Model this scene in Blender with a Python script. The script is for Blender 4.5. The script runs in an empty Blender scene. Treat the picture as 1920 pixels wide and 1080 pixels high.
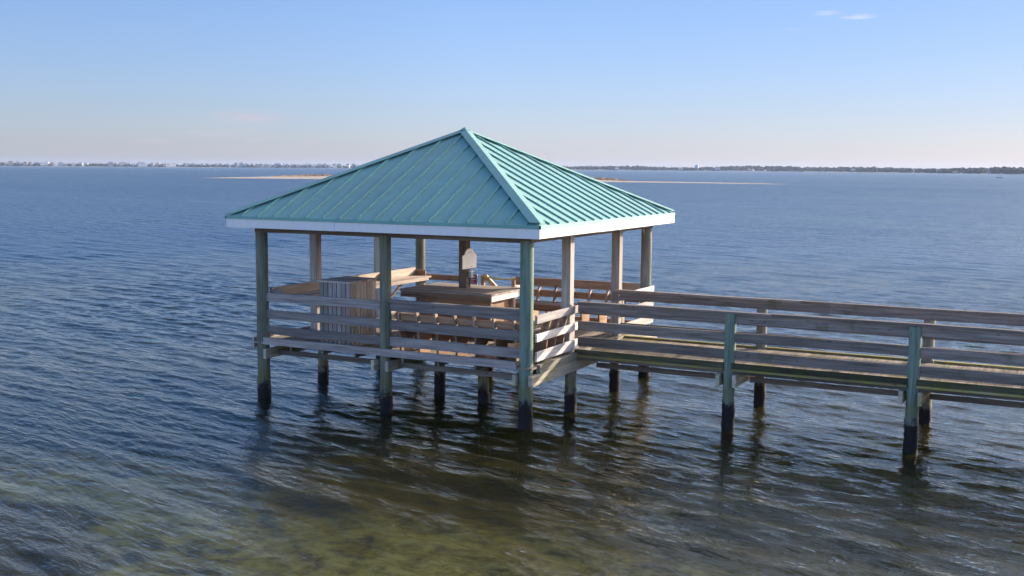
import bpy, bmesh, math, random
import numpy as np
from mathutils import Vector, Matrix
random.seed(7)
rng = np.random.default_rng(11)
scn = bpy.context.scene
col = scn.collection
R = math.radians
V = Vector

# ------------------------------------------------------------------ camera
CAM = V((8.87247, -17.7085, 4.79186)); YAW, PITCH, ROLL = 0.47799, 0.10821, 0.00681
FPX = 2066.746
cd = bpy.data.cameras.new('camera'); cam = bpy.data.objects.new('camera', cd); col.objects.link(cam)
fw = V((-math.sin(YAW)*math.cos(PITCH), math.cos(YAW)*math.cos(PITCH), -math.sin(PITCH)))
rt = V((math.cos(YAW), math.sin(YAW), 0)); up = rt.cross(fw)
rt2 = rt*math.cos(ROLL) + up*math.sin(ROLL); up2 = up*math.cos(ROLL) - rt*math.sin(ROLL)
m = Matrix((rt2, up2, -fw)).transposed().to_4x4(); m.translation = CAM
cam.matrix_world = m
cd.sensor_width = 36; cd.lens = 36*FPX/1920; cd.clip_end = 60000; cd.clip_start = 0.1
scn.camera = cam

def bearing(u, d):
    """ground point at horizontal distance d along the bearing of photo column u"""
    a = (u-960)/FPX
    h = (V((fw.x, fw.y, 0)).normalized() + rt*a).normalized()
    return V((CAM.x + h.x*d, CAM.y + h.y*d, 0))

# ------------------------------------------------------------------ light
SUN_AZ, SUN_EL = 54.0, 17.3          # azimuth from +X towards +Y
sdir = V((math.cos(R(SUN_AZ))*math.cos(R(SUN_EL)), math.sin(R(SUN_AZ))*math.cos(R(SUN_EL)), math.sin(R(SUN_EL))))
ld = bpy.data.lights.new('sun', 'SUN'); ld.energy = 5.0; ld.angle = R(0.5); ld.color = (1.0, 0.89, 0.76)
lo = bpy.data.objects.new('sun', ld); col.objects.link(lo)
lo.rotation_euler = sdir.to_track_quat('Z', 'Y').to_euler(); lo.location = (0, 0, 60)

scn.view_settings.view_transform = 'Standard'; scn.view_settings.look = 'None'
scn.view_settings.exposure = 0.6; scn.view_settings.gamma = 1
scn.cycles.use_denoising = True; scn.cycles.denoiser = 'OPENIMAGEDENOISE'; scn.cycles.denoising_input_passes = 'RGB_ALBEDO_NORMAL'; scn.cycles.denoising_prefilter = 'ACCURATE'
scn.cycles.max_bounces = 10; scn.cycles.transparent_max_bounces = 12
scn.cycles.caustics_reflective = False; scn.cycles.caustics_refractive = False

# ------------------------------------------------------------------ node helpers
class NT:
    def __init__(s, tree): s.t = tree; s.n = tree.nodes; s.l = tree.links
    def node(s, typ, ins=None, **kw):
        n = s.n.new(typ)
        for k, v in kw.items(): setattr(n, k, v)
        for k, v in (ins or {}).items():
            sock = n.inputs[k]
            if isinstance(v, bpy.types.NodeSocket): s.l.new(v, sock)
            else: sock.default_value = v
        return n
    def math(s, op, a, b=0.0, clamp=False):
        n = s.n.new('ShaderNodeMath'); n.operation = op; n.use_clamp = clamp
        for i, v in enumerate((a, b)):
            if isinstance(v, bpy.types.NodeSocket): s.l.new(v, n.inputs[i])
            else: n.inputs[i].default_value = v
        return n.outputs[0]
    def ramp(s, fac, stops, interp='LINEAR'):
        n = s.n.new('ShaderNodeValToRGB'); n.color_ramp.interpolation = interp
        e = n.color_ramp.elements
        while len(e) < len(stops): e.new(0.5)
        for el, (p, c) in zip(e, stops):
            el.position = p; el.color = (*c, 1) if len(c) == 3 else c
        s.l.new(fac, n.inputs[0]); return n.outputs[0]
    def mix(s, f, a, b, mode='MIX'):
        n = s.n.new('ShaderNodeMix'); n.data_type = 'RGBA'; n.blend_type = mode
        for i, v in ((0, f), (6, a), (7, b)):
            if isinstance(v, bpy.types.NodeSocket): s.l.new(v, n.inputs[i])
            else: n.inputs[i].default_value = (*v, 1) if isinstance(v, tuple) and len(v) == 3 else v
        return n.outputs[2]
    def range(s, v, a, b, c=0.0, d=1.0, smooth=False):
        n = s.n.new('ShaderNodeMapRange'); n.clamp = True
        if smooth: n.interpolation_type = 'SMOOTHSTEP'
        s.l.new(v, n.inputs[0])
        for i, x in enumerate((a, b, c, d)): n.inputs[i+1].default_value = x
        return n.outputs[0]
    def noise(s, vec, scale, detail=3.0, rough=0.55, distort=0.0):
        n = s.n.new('ShaderNodeTexNoise'); s.l.new(vec, n.inputs['Vector'])
        n.inputs['Scale'].default_value = scale; n.inputs['Detail'].default_value = detail
        n.inputs['Roughness'].default_value = rough; n.inputs['Distortion'].default_value = distort
        return n.outputs[0]
    def mapping(s, vec, scale=(1,1,1), rot=(0,0,0), loc=(0,0,0)):
        n = s.n.new('ShaderNodeMapping'); s.l.new(vec, n.inputs[0])
        n.inputs['Scale'].default_value = scale; n.inputs['Rotation'].default_value = rot; n.inputs['Location'].default_value = loc
        return n.outputs[0]

def newmat(name):
    mt = bpy.data.materials.new(name); mt.use_nodes = True; mt.node_tree.nodes.clear()
    nt = NT(mt.node_tree)
    out = nt.node('ShaderNodeOutputMaterial')
    return mt, nt, out

# ------------------------------------------------------------------ sky
w = bpy.data.worlds.new('World'); scn.world = w; w.use_nodes = True; w.node_tree.nodes.clear()
nt = NT(w.node_tree)
wo = nt.node('ShaderNodeOutputWorld')
sky = nt.node('ShaderNodeTexSky', sky_type='NISHITA')
sky.sun_disc = False; sky.sun_elevation = R(SUN_EL); sky.sun_rotation = R(90-SUN_AZ)
sky.altitude = 0; sky.air_density = 1.0; sky.dust_density = 0.4; sky.ozone_density = 2.0
tc = nt.node('ShaderNodeTexCoord')
sep = nt.node('ShaderNodeSeparateXYZ', {0: tc.outputs['Generated']})
el = nt.math('ARCSINE', sep.outputs[2])
az = nt.math('ARCTAN2', sep.outputs[1], sep.outputs[0])
SKY_TINT = [(0.0, (0.73, 0.79, 1.34)), (0.05, (0.72, 0.79, 1.22)), (0.15, (0.78, 0.87, 1.24)), (0.24, (0.45, 0.72, 1.15)), (0.45, (0.37, 0.70, 1.15)), (0.75, (0.65, 0.8, 1.2)), (1.0, (0.75, 0.85, 1.2))]
tint = nt.ramp(nt.range(el, 0.0, 1.0), SKY_TINT)
skyc = nt.mix(1.0, sky.outputs[0], tint, 'MULTIPLY')
back = nt.range(sep.outputs[1], 0.05, -0.55, 0.0, 1.0, True)      # sky behind the camera brightened, added as fill for the shaded faces
back = nt.math('MULTIPLY', back, nt.range(el, 0.95, 0.35))
skyc = nt.mix(back, skyc, nt.mix(1.0, skyc, (3.0, 2.5, 2.2), 'MULTIPLY'))
sd = nt.node('ShaderNodeVectorMath', {0: tc.outputs['Generated'], 1: tuple(sdir)}, operation='DOT_PRODUCT').outputs['Value']
skyc = nt.mix(nt.range(sd, 0.42, 0.80, 0, 0.27), skyc, (0.0, 0.0, 0.0))
wide = nt.math('MULTIPLY', nt.range(sd, 0.25, 0.85, 0, 1, True), nt.range(el, 0.15, 0.32))
skyc = nt.mix(wide, skyc, (4.4, 4.9, 5.3), 'ADD')
aure = nt.math('POWER', nt.range(sd, 0.80, 1.0), 1.6)             # aureole round the sun
skyc = nt.mix(aure, skyc, (72.0, 56.0, 42.0), 'ADD')
def px_dir(u, v):
    d = (fw + rt2*((u-960)/FPX) + up2*((540-v)/FPX)).normalized()
    return math.atan2(d.y, d.x), math.asin(d.z)
nvec = nt.mapping(tc.outputs['Generated'], (30, 30, 260))
cn = nt.range(nt.noise(nvec, 1.6, 5, 0.6), 0.40, 0.62)
cn = nt.math('ADD', nt.math('MULTIPLY', cn, 0.8), 0.2)
for (u, v, su, sv, st, cc) in ((1551, 25, 30, 6, .5, 1), (1608, 31, 38, 6, .8, 1), (465, 219, 80, 14, .6, 0), (400, 249, 60, 8, .45, 0), (482, 262, 24, 6, .55, 0), (285, 264, 38, 7, .5, 0), (468, 242, 20, 5, .4, 0), (1490, 55, 30, 4, .15, 1), (580, 268, 18, 4, .4, 0)):
    a0, e0 = px_dir(u, v)
    dx = nt.math('MULTIPLY', nt.math('SUBTRACT', az, a0), FPX/su)
    dy = nt.math('MULTIPLY', nt.math('SUBTRACT', el, e0), FPX/sv)
    r2 = nt.math('ADD', nt.math('MULTIPLY', dx, dx), nt.math('MULTIPLY', dy, dy))
    mk = nt.math('MULTIPLY', nt.math('MULTIPLY', nt.math('SUBTRACT', 1.0, r2, True), st), cn, True)
    skyc = nt.mix(mk, skyc, (5.0, 5.4, 6.8) if cc else (4.5, 3.95, 4.5))
bg = nt.node('ShaderNodeBackground', {0: skyc, 1: 0.10})
nt.l.new(bg.outputs[0], wo.inputs[0])

# ------------------------------------------------------------------ materials
def wood(name, axis, dark, light, moss=0.0, mosscol=(0.16, 0.17, 0.03), rough=0.85, grain=1.0):
    mt, nt, out = newmat(name)
    tc = nt.node('ShaderNodeTexCoord'); geo = nt.node('ShaderNodeNewGeometry'); oi = nt.node('ShaderNodeObjectInfo')
    rnd = nt.math('FRACT', nt.math('ADD', geo.outputs['Random Per Island'], oi.outputs['Random']))
    off = nt.node('ShaderNodeCombineXYZ', {i: nt.math('MULTIPLY', rnd, k) for i, k in ((0, 17.0), (1, 31.0), (2, 23.0))})
    vec = nt.node('ShaderNodeVectorMath', {0: tc.outputs['Object'], 1: off.outputs[0]}, operation='ADD').outputs[0]
    sc = [26.0, 26.0, 26.0]; sc['xyz'.index(axis)] = 1.3
    g = nt.noise(nt.mapping(vec, tuple(sc)), 1.0, 5, 0.62, 0.25)
    sc2 = [9.0, 9.0, 9.0]; sc2['xyz'.index(axis)] = 0.9
    b = nt.noise(nt.mapping(vec, tuple(sc2)), 1.0, 3, 0.6)
    kn = nt.node('ShaderNodeTexVoronoi', {'Vector': nt.mapping(vec, tuple(6.0 if 'xyz'[i] != axis else 2.2 for i in range(3))), 'Scale': 1.0})
    knot = nt.range(kn.outputs['Distance'], 0.05, 0.13)
    f = nt.math('ADD', nt.math('MULTIPLY', g, 0.65), nt.math('MULTIPLY', b, 0.35))
    c = nt.ramp(nt.range(f, 0.36, 0.66), [(0, dark), (1, light)])
    c = nt.mix(nt.math('MULTIPLY', nt.math('SUBTRACT', 1.0, knot), 0.6), c, tuple(x*0.35 for x in dark))
    br = nt.range(rnd, 0, 1, 0.66, 1.28)
    c = nt.mix(1.0, c, nt.node('ShaderNodeCombineColor', {0: br, 1: br, 2: br}).outputs[0], 'MULTIPLY')
    if moss:
        mm = nt.range(nt.noise(tc.outputs['Object'], 1.7, 4, 0.65), 0.62-moss*0.3, 0.74-moss*0.2)
        c = nt.mix(nt.math('MULTIPLY', mm, 0.8), c, mosscol)
    bp = nt.node('ShaderNodeBump', {'Strength': 0.45*grain, 'Distance': 0.006, 'Height': f})
    p = nt.node('ShaderNodeBsdfPrincipled', {'Base Color': c, 'Roughness': rough, 'Normal': bp.outputs[0], 'Specular IOR Level': 0.25})
    nt.l.new(p.outputs[0], out.inputs[0])
    return mt

GREY_D, GREY_L = (0.15, 0.128, 0.12), (0.37, 0.325, 0.30)
BRN_D, BRN_L = (0.22, 0.13, 0.08), (0.44, 0.29, 0.19)
WGX = wood('weathered wood along x', 'x', GREY_D, GREY_L)
WPX = wood('walkway rail timber', 'x', (0.125, 0.10, 0.085), (0.32, 0.27, 0.235), moss=0.12, mosscol=(0.10, 0.10, 0.045))
WGY = wood('weathered wood along y', 'y', (0.39, 0.355, 0.33), (0.70, 0.64, 0.59))
WGZ = wood('weathered wood upright', 'z', (0.25, 0.22, 0.19), (0.48, 0.43, 0.375))
WBX = wood('brown wood along x', 'x', BRN_D, BRN_L)
WBY = wood('brown wood along y', 'y', BRN_D, BRN_L)
WBZ = wood('brown wood upright', 'z', (0.27, 0.19, 0.14), (0.50, 0.38, 0.29))
WSLAT = wood('pale slats', 'z', (0.22, 0.19, 0.18), (0.40, 0.355, 0.335))
WPOSTD = wood('dark brown post', 'z', (0.10, 0.07, 0.05), (0.24, 0.175, 0.13))
WDECK = wood('deck planks', 'y', (0.21, 0.165, 0.115), (0.43, 0.355, 0.26), moss=0.35, mosscol=(0.27, 0.23, 0.05))
WDECKP = wood('pavilion deck planks', 'y', (0.20, 0.165, 0.12), (0.42, 0.35, 0.27), moss=0.1)
WTOP = wood('counter planks', 'x', (0.27, 0.215, 0.18), (0.52, 0.44, 0.38))
WTOPY = wood('shelf planks', 'y', (0.36, 0.29, 0.225), (0.66, 0.56, 0.47))
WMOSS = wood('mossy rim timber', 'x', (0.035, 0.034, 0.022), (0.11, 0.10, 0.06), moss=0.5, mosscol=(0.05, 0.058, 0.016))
WLEDGE = wood('algae covered ledge', 'x', (0.17, 0.145, 0.06), (0.40, 0.34, 0.16), moss=0.55, mosscol=(0.27, 0.24, 0.045))
WCAP = wood('cap beam timber', 'y', (0.28, 0.25, 0.18), (0.56, 0.51, 0.40), moss=0.25, mosscol=(0.30, 0.27, 0.06))
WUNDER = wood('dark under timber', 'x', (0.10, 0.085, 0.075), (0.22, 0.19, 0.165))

def pile_mat(name, dark, light, tide):
    mt, nt, out = newmat(name)
    tc = nt.node('ShaderNodeTexCoord'); oi = nt.node('ShaderNodeObjectInfo')
    off = nt.node('ShaderNodeCombineXYZ', {0: nt.math('MULTIPLY', oi.outputs['Random'], 19.0), 1: nt.math('MULTIPLY', oi.outputs['Random'], 7.0)})
    vec = nt.node('ShaderNodeVectorMath', {0: tc.outputs['Object'], 1: off.outputs[0]}, operation='ADD').outputs[0]
    g = nt.noise(nt.mapping(vec, (34, 34, 1.0)), 1.0, 5, 0.62, 0.2)
    b = nt.noise(nt.mapping(vec, (5, 5, 1.4)), 1.0, 4, 0.6)
    f = nt.math('ADD', nt.math('MULTIPLY', g, 0.6), nt.math('MULTIPLY', b, 0.4))
    c = nt.ramp(nt.range(f, 0.36, 0.66), [(0, dark), (1, light)])
    z = nt.node('ShaderNodeSeparateXYZ', {0: tc.outputs['Object']}).outputs[2]
    zz = nt.math('ADD', z, nt.math('MULTIPLY', nt.math('SUBTRACT', nt.noise(vec, 7.0, 5, 0.75), 0.5), 0.62))
    zz = nt.math('SUBTRACT', zz, nt.math('MULTIPLY', nt.math('SUBTRACT', oi.outputs['Random'], 0.5), 0.26))
    alg = nt.math('MULTIPLY', nt.range(zz, tide+0.05, tide+0.16), nt.range(zz, tide+0.5, tide+0.2))
    c = nt.mix(nt.math('MULTIPLY', alg, 0.6), c, (0.13, 0.12, 0.035))
    wet = nt.range(zz, tide+0.17, tide-0.05, smooth=True)
    shell = nt.ramp(nt.noise(vec, 42.0, 3, 0.7), [(0.35, (0.004, 0.004, 0.005)), (0.62, (0.011, 0.009, 0.012)), (0.80, (0.035, 0.030, 0.028))])
    c = nt.mix(wet, c, shell)
    h = nt.mix(wet, f, nt.noise(vec, 30.0, 3, 0.7))
    bp = nt.node('ShaderNodeBump', {'Strength': 0.6, 'Distance': 0.012, 'Height': h})
    p = nt.node('ShaderNodeBsdfPrincipled', {'Base Color': c, 'Roughness': nt.range(wet, 0, 1, 0.85, 0.65), 'Normal': bp.outputs[0], 'Specular IOR Level': 0.25})
    nt.l.new(p.outputs[0], out.inputs[0]); return mt
PILE_G = pile_mat('green treated pile', (0.09, 0.155, 0.125), (0.28, 0.335, 0.26), 0.52)
PILE_M = pile_mat('weathered green brown pile', (0.09, 0.098, 0.072), (0.245, 0.25, 0.185), 0.30)
PILE_B = pile_mat('grey brown pile', (0.14, 0.135, 0.105), (0.36, 0.345, 0.275), 0.40)

def plain(name, c, rough=0.6, metal=0.0, var=0.12, scale=6.0, spec=0.4, bump=0.0):
    mt, nt, out = newmat(name)
    tc = nt.node('ShaderNodeTexCoord')
    n = nt.noise(tc.outputs['Object'], scale, 4, 0.6)
    k = nt.range(n, 0.3, 0.7, 1-var, 1+var)
    cc = nt.mix(1.0, c, nt.node('ShaderNodeCombineColor', {0: k, 1: k, 2: k}).outputs[0], 'MULTIPLY')
    ins = {'Base Color': cc, 'Roughness': rough, 'Metallic': metal, 'Specular IOR Level': spec}
    if bump: ins['Normal'] = nt.node('ShaderNodeBump', {'Strength': bump, 'Distance': 0.01, 'Height': n}).outputs[0]
    p = nt.node('ShaderNodeBsdfPrincipled', ins)
    nt.l.new(p.outputs[0], out.inputs[0]); return mt

def roof_mat():
    mt, nt, out = newmat('teal painted metal')
    tc = nt.node('ShaderNodeTexCoord'); P_ = tc.outputs['Object']
    n = nt.noise(P_, 0.9, 4, 0.6); n2 = nt.noise(nt.mapping(P_, (3, 3, 7)), 1.0, 5, 0.65)
    k = nt.math('ADD', nt.range(n, 0.3, 0.7, -0.10, 0.10), nt.range(n2, 0.3, 0.7, 0.93, 1.07))
    c = nt.mix(1.0, (0.115, 0.325, 0.295), nt.node('ShaderNodeCombineColor', {0: k, 1: k, 2: k}).outputs[0], 'MULTIPLY')
    st_x = nt.noise(nt.mapping(P_, (1.0, 14, 1.0)), 1.2, 4, 0.7); st_y = nt.noise(nt.mapping(P_, (14, 1.0, 1.0)), 1.2, 4, 0.7)
    nrm = nt.node('ShaderNodeSeparateXYZ', {0: nt.node('ShaderNodeNewGeometry').outputs['Normal']})
    ax = nt.math('GREATER_THAN', nt.math('ABSOLUTE', nrm.outputs[0]), nt.math('ABSOLUTE', nrm.outputs[1]))
    stv = nt.math('ADD', nt.math('MULTIPLY', st_x, ax), nt.math('MULTIPLY', st_y, nt.math('SUBTRACT', 1.0, ax)))
    c = nt.mix(nt.range(stv, 0.52, 0.80, 0, 0.30), c, (0.30, 0.44, 0.39))
    c = nt.mix(nt.range(stv, 0.44, 0.26, 0, 0.30), c, (0.10, 0.22, 0.18))
    vor = nt.node('ShaderNodeTexVoronoi', {'Vector': P_, 'Scale': 1.7})
    sz = nt.node('ShaderNodeSeparateColor', {0: vor.outputs['Color']})
    drop = nt.math('MULTIPLY', nt.range(vor.outputs['Distance'], 0.065, 0.035), nt.math('GREATER_THAN', sz.outputs[0], 0.82))
    c = nt.mix(nt.math('MULTIPLY', drop, 0.75), c, (0.62, 0.60, 0.55))
    bp = nt.node('ShaderNodeBump', {'Strength': 0.3, 'Distance': 0.02, 'Height': nt.noise(P_, 2.2, 2, 0.5)})
    p = nt.node('ShaderNodeBsdfPrincipled', {'Base Color': c, 'Roughness': nt.range(stv, 0.3, 0.7, 0.42, 0.62), 'Specular IOR Level': 0.6, 'Normal': bp.outputs[0], 'Sheen Weight': 0.32, 'Sheen Roughness': 0.45, 'Sheen Tint': (1.0, 0.95, 0.88, 1)})
    nt.l.new(p.outputs[0], out.inputs[0]); return mt
TEAL = roof_mat()
def trim_mat():
    mt, nt, out = newmat('white painted trim'); tc = nt.node('ShaderNodeTexCoord'); P_ = tc.outputs['Object']
    run = nt.noise(nt.mapping(P_, (9, 9, 0.8)), 1.0, 4, 0.65); bl = nt.noise(P_, 2.2, 4, 0.6)
    c = nt.mix(nt.range(run, 0.52, 0.78, 0, 0.30), (0.74, 0.73, 0.725), (0.47, 0.46, 0.42))
    c = nt.mix(nt.range(bl, 0.55, 0.8, 0, 0.25), c, (0.58, 0.56, 0.52))
    p = nt.node('ShaderNodeBsdfPrincipled', {'Base Color': c, 'Roughness': 0.5, 'Specular IOR Level': 0.35})
    nt.l.new(p.outputs[0], out.inputs[0]); return mt
TRIM = trim_mat()
SOFF = plain('soffit board', (0.30, 0.26, 0.22), 0.8)
WHITE = plain('white sign board', (0.90, 0.89, 0.88), 0.4, var=0.05)
MAROON = plain('maroon sign', (0.22, 0.012, 0.03), 0.5)
GREYM = plain('grey plastic', (0.42, 0.43, 0.44), 0.5)
BLACKM = plain('black cable', (0.02, 0.02, 0.02), 0.6)
YELLOW = plain('yellow tape', (0.75, 0.55, 0.03), 0.4)
ROPE = plain('pale rope', (0.6, 0.58, 0.42), 0.9)
STEEL = plain('galvanised bolt', (0.25, 0.24, 0.23), 0.5, metal=0.6)

# ------------------------------------------------------------------ mesh helpers
class MB:
    def __init__(s): s.v = []; s.f = []
    def box(s, x0, x1, y0, y1, z0, z1, j=0.0):
        b = len(s.v)
        for z in (z0, z1):
            for (x, y) in ((x0, y0), (x1, y0), (x1, y1), (x0, y1)):
                s.v.append((x + random.uniform(-j, j), y + random.uniform(-j, j), z + random.uniform(-j, j)))
        for q in ((3, 2, 1, 0), (4, 5, 6, 7), (0, 1, 5, 4), (1, 2, 6, 5), (2, 3, 7, 6), (3, 0, 4, 7)): s.f.append([b+i for i in q])
        return s
    def bar(s, p, q, w, h, up=(0, 0, 1)):
        p, q, up = V(p), V(q), V(up); d = (q-p).normalized(); sd = d.cross(up).normalized(); u = sd.cross(d).normalized()
        b = len(s.v)
        for e in (p, q):
            for (a, c) in ((-1, -1), (1, -1), (1, 1), (-1, 1)): s.v.append(tuple(e + sd*a*w/2 + u*c*h/2))
        for f in ((0, 1, 2, 3), (7, 6, 5, 4), (4, 5, 1, 0), (5, 6, 2, 1), (6, 7, 3, 2), (7, 4, 0, 3)): s.f.append([b+i for i in f])
        return s
    def tube(s, pts, rad, n=14, cap=True):
        pts = [V(p) for p in pts]; rad = rad if isinstance(rad, (list, tuple)) else [rad]*len(pts)
        b = len(s.v); ref = V((1, 0, 0)) if abs((pts[-1]-pts[0]).normalized().x) < 0.9 else V((0, 1, 0))
        for i, p in enumerate(pts):
            d = (pts[min(i+1, len(pts)-1)] - pts[max(i-1, 0)]).normalized()
            a = d.cross(ref).normalized(); c = d.cross(a)
            for k in range(n):
                t = 2*math.pi*k/n; s.v.append(tuple(p + a*math.cos(t)*rad[i] + c*math.sin(t)*rad[i]))
        for i in range(len(pts)-1):
            for k in range(n):
                k2 = (k+1) % n; s.f.append([b+i*n+k, b+(i+1)*n+k, b+(i+1)*n+k2, b+i*n+k2])
        if cap:
            s.f.append([b+k for k in range(n)]); s.f.append([b+(len(pts)-1)*n+k for k in reversed(range(n))])
        return s
    def slab(s, poly, off):
        """closed solid from a planar polygon and an offset vector"""
        b = len(s.v); n = len(poly); o = V(off)
        for p in poly: s.v.append(tuple(V(p)))
        for p in poly: s.v.append(tuple(V(p)+o))
        s.f.append([b+i for i in range(n)]); s.f.append([b+n+i for i in reversed(range(n))])
        for i in range(n):
            k = (i+1) % n; s.f.append([b+k, b+i, b+n+i, b+n+k])
        return s
    def build(s, name, mat, parent=None, smooth=False, label=None, bevel=0.0):
        o0 = parent_world(parent)
        me = bpy.data.meshes.new(name)
        me.from_pydata([(x-o0.x, y-o0.y, z-o0.z) for x, y, z in s.v], [], s.f)
        bm = bmesh.new(); bm.from_mesh(me)
        bmesh.ops.recalc_face_normals(bm, faces=bm.faces)
        if bevel: bmesh.ops.bevel(bm, geom=list(bm.edges), offset=bevel, segments=1, affect='EDGES')
        bm.to_mesh(me); bm.free()
        if smooth:
            me.polygons.foreach_set('use_smooth', [True]*len(me.polygons))
            me.set_sharp_from_angle(angle=R(40))
        me.materials.append(mat)
        o = bpy.data.objects.new(name, me); col.objects.link(o)
        if parent: o.parent = parent
        if label: o['label'] = label
        return o
def plank(x0, x1, y0, y1, z0, z1):
    """board along x, slightly bowed and twisted like weathered timber"""
    mb = MB(); n = max(4, int((x1-x0)/.5)); bz = random.gauss(0, .007); by = random.gauss(0, .006); tw = random.gauss(0, .004); tl = random.gauss(0, .004)
    for i in range(n+1):
        t = i/n; s_ = math.sin(math.pi*t); dz = bz*s_ + tl*(t-.5) + random.gauss(0, .0012); dy = by*s_; q = tw*(t-.5)*2
        x = x0+(x1-x0)*t
        mb.v += [(x, y0+dy-q, z0+dz), (x, y1+dy-q, z0+dz), (x, y1+dy+q, z1+dz), (x, y0+dy+q, z1+dz)]
    for i in range(n):
        for k in range(4): k2 = (k+1) % 4; mb.f.append([4*i+k, 4*i+k2, 4*i+4+k2, 4*i+4+k])
    mb.f += [[3, 2, 1, 0], [4*n, 4*n+1, 4*n+2, 4*n+3]]
    return mb
def parent_world(p):
    v = V((0, 0, 0))
    while p is not None: v += p.location; p = p.parent
    return v
def tag(o, label=None, cat=None, group=None, kind=None):
    for k, x in (('label', label), ('category', cat), ('group', group), ('kind', kind)):
        if x: o[k] = x
    return o
def empty(name, loc, label, cat, group=None):
    o = bpy.data.objects.new(name, None); o.empty_display_size = 0.3; o.location = loc; col.objects.link(o)
    return tag(o, label, cat, group)
def pile(x, y, z0, z1, r, lean=(0, 0), crust=.42):
    zs = sorted(set([z0, z0+.5] + [-.35+.05*i for i in range(24) if z0 < -.35+.05*i < z1-.02] + [z1-(z1-.85)*i/5 for i in range(6) if z1-(z1-.85)*i/5 > .83] + [z1]))
    n = 24; mb = MB(); sd = random.random()*50; crack = random.uniform(0, 6.28)
    for i, z in enumerate(zs):
        t = (z-z0)/(z1-z0); cx = x+lean[0]*(t-1)+random.uniform(-.003, .003); cy = y+lean[1]*(t-1)+random.uniform(-.003, .003)
        for k in range(n):
            a = 2*math.pi*k/n; rr = r*(1.03-.07*t)*(1+.018*math.sin(3*a+sd)+.012*math.sin(5*a+2*sd+z))
            edge_z = crust + .10*math.sin(2*a+sd)+.06*math.sin(5*a-sd)
            if z < edge_z: rr += abs(random.gauss(0, .008)) + .002
            mb.v.append((cx+rr*math.cos(a), cy+rr*math.sin(a), z))
    for i in range(len(zs)-1):
        for k in range(n): k2 = (k+1) % n; mb.f.append([i*n+k, i*n+k2, (i+1)*n+k2, (i+1)*n+k])
    mb.f += [[k for k in reversed(range(n))], [(len(zs)-1)*n+k for k in range(n)]]
    return mb

# ------------------------------------------------------------------ pavilion
S = 6.1; DZ = 1.20
pav = empty('pavilion', (-S/2, S/2, 0), 'open timber pavilion with a teal metal hip roof standing on piles in the water', 'pavilion')
BED = -1.6
# round corner posts run from the seabed to the eave beams
for (x, y, r, mt) in ((0, 0, .128, PILE_G), (-S, 0, .128, PILE_M), (-3.06, 0, .115, PILE_M), (0, S, .125, PILE_B), (-S, S, .125, PILE_M), (-3.1, S, .12, PILE_B)):
    pile(x, y, BED, 3.50, r).build('post', mt, pav, True)
# square posts on the deck, round piles below them
for (x, y) in ((-S, 1.78), (-S, 4.25), (0, 1.78), (0, 4.32), (-3.05, 3.05)):
    MB().box(x-.093, x+.093, y-.093, y+.093, DZ-.02, 3.50).build('post', WPOSTD if x == -3.05 else WGZ, pav, bevel=.006)
for (x, y) in ((-S, 2.0), (-3.1, 2.1), (-1.86, 1.75), (0, 1.98), (-.05, 4.42), (-S, 4.3), (-3.1, 4.3)):
    pile(x, y, BED, 1.04, .115, (random.uniform(-.04, .04), random.uniform(-.04, .04))).build('pile', PILE_B, pav, True)
# eave beams
for a in (0, S):
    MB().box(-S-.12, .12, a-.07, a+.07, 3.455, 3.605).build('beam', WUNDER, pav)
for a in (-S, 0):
    MB().box(a-.07, a+.07, .073, S-.073, 3.457, 3.603).build('beam', WUNDER, pav)
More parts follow.
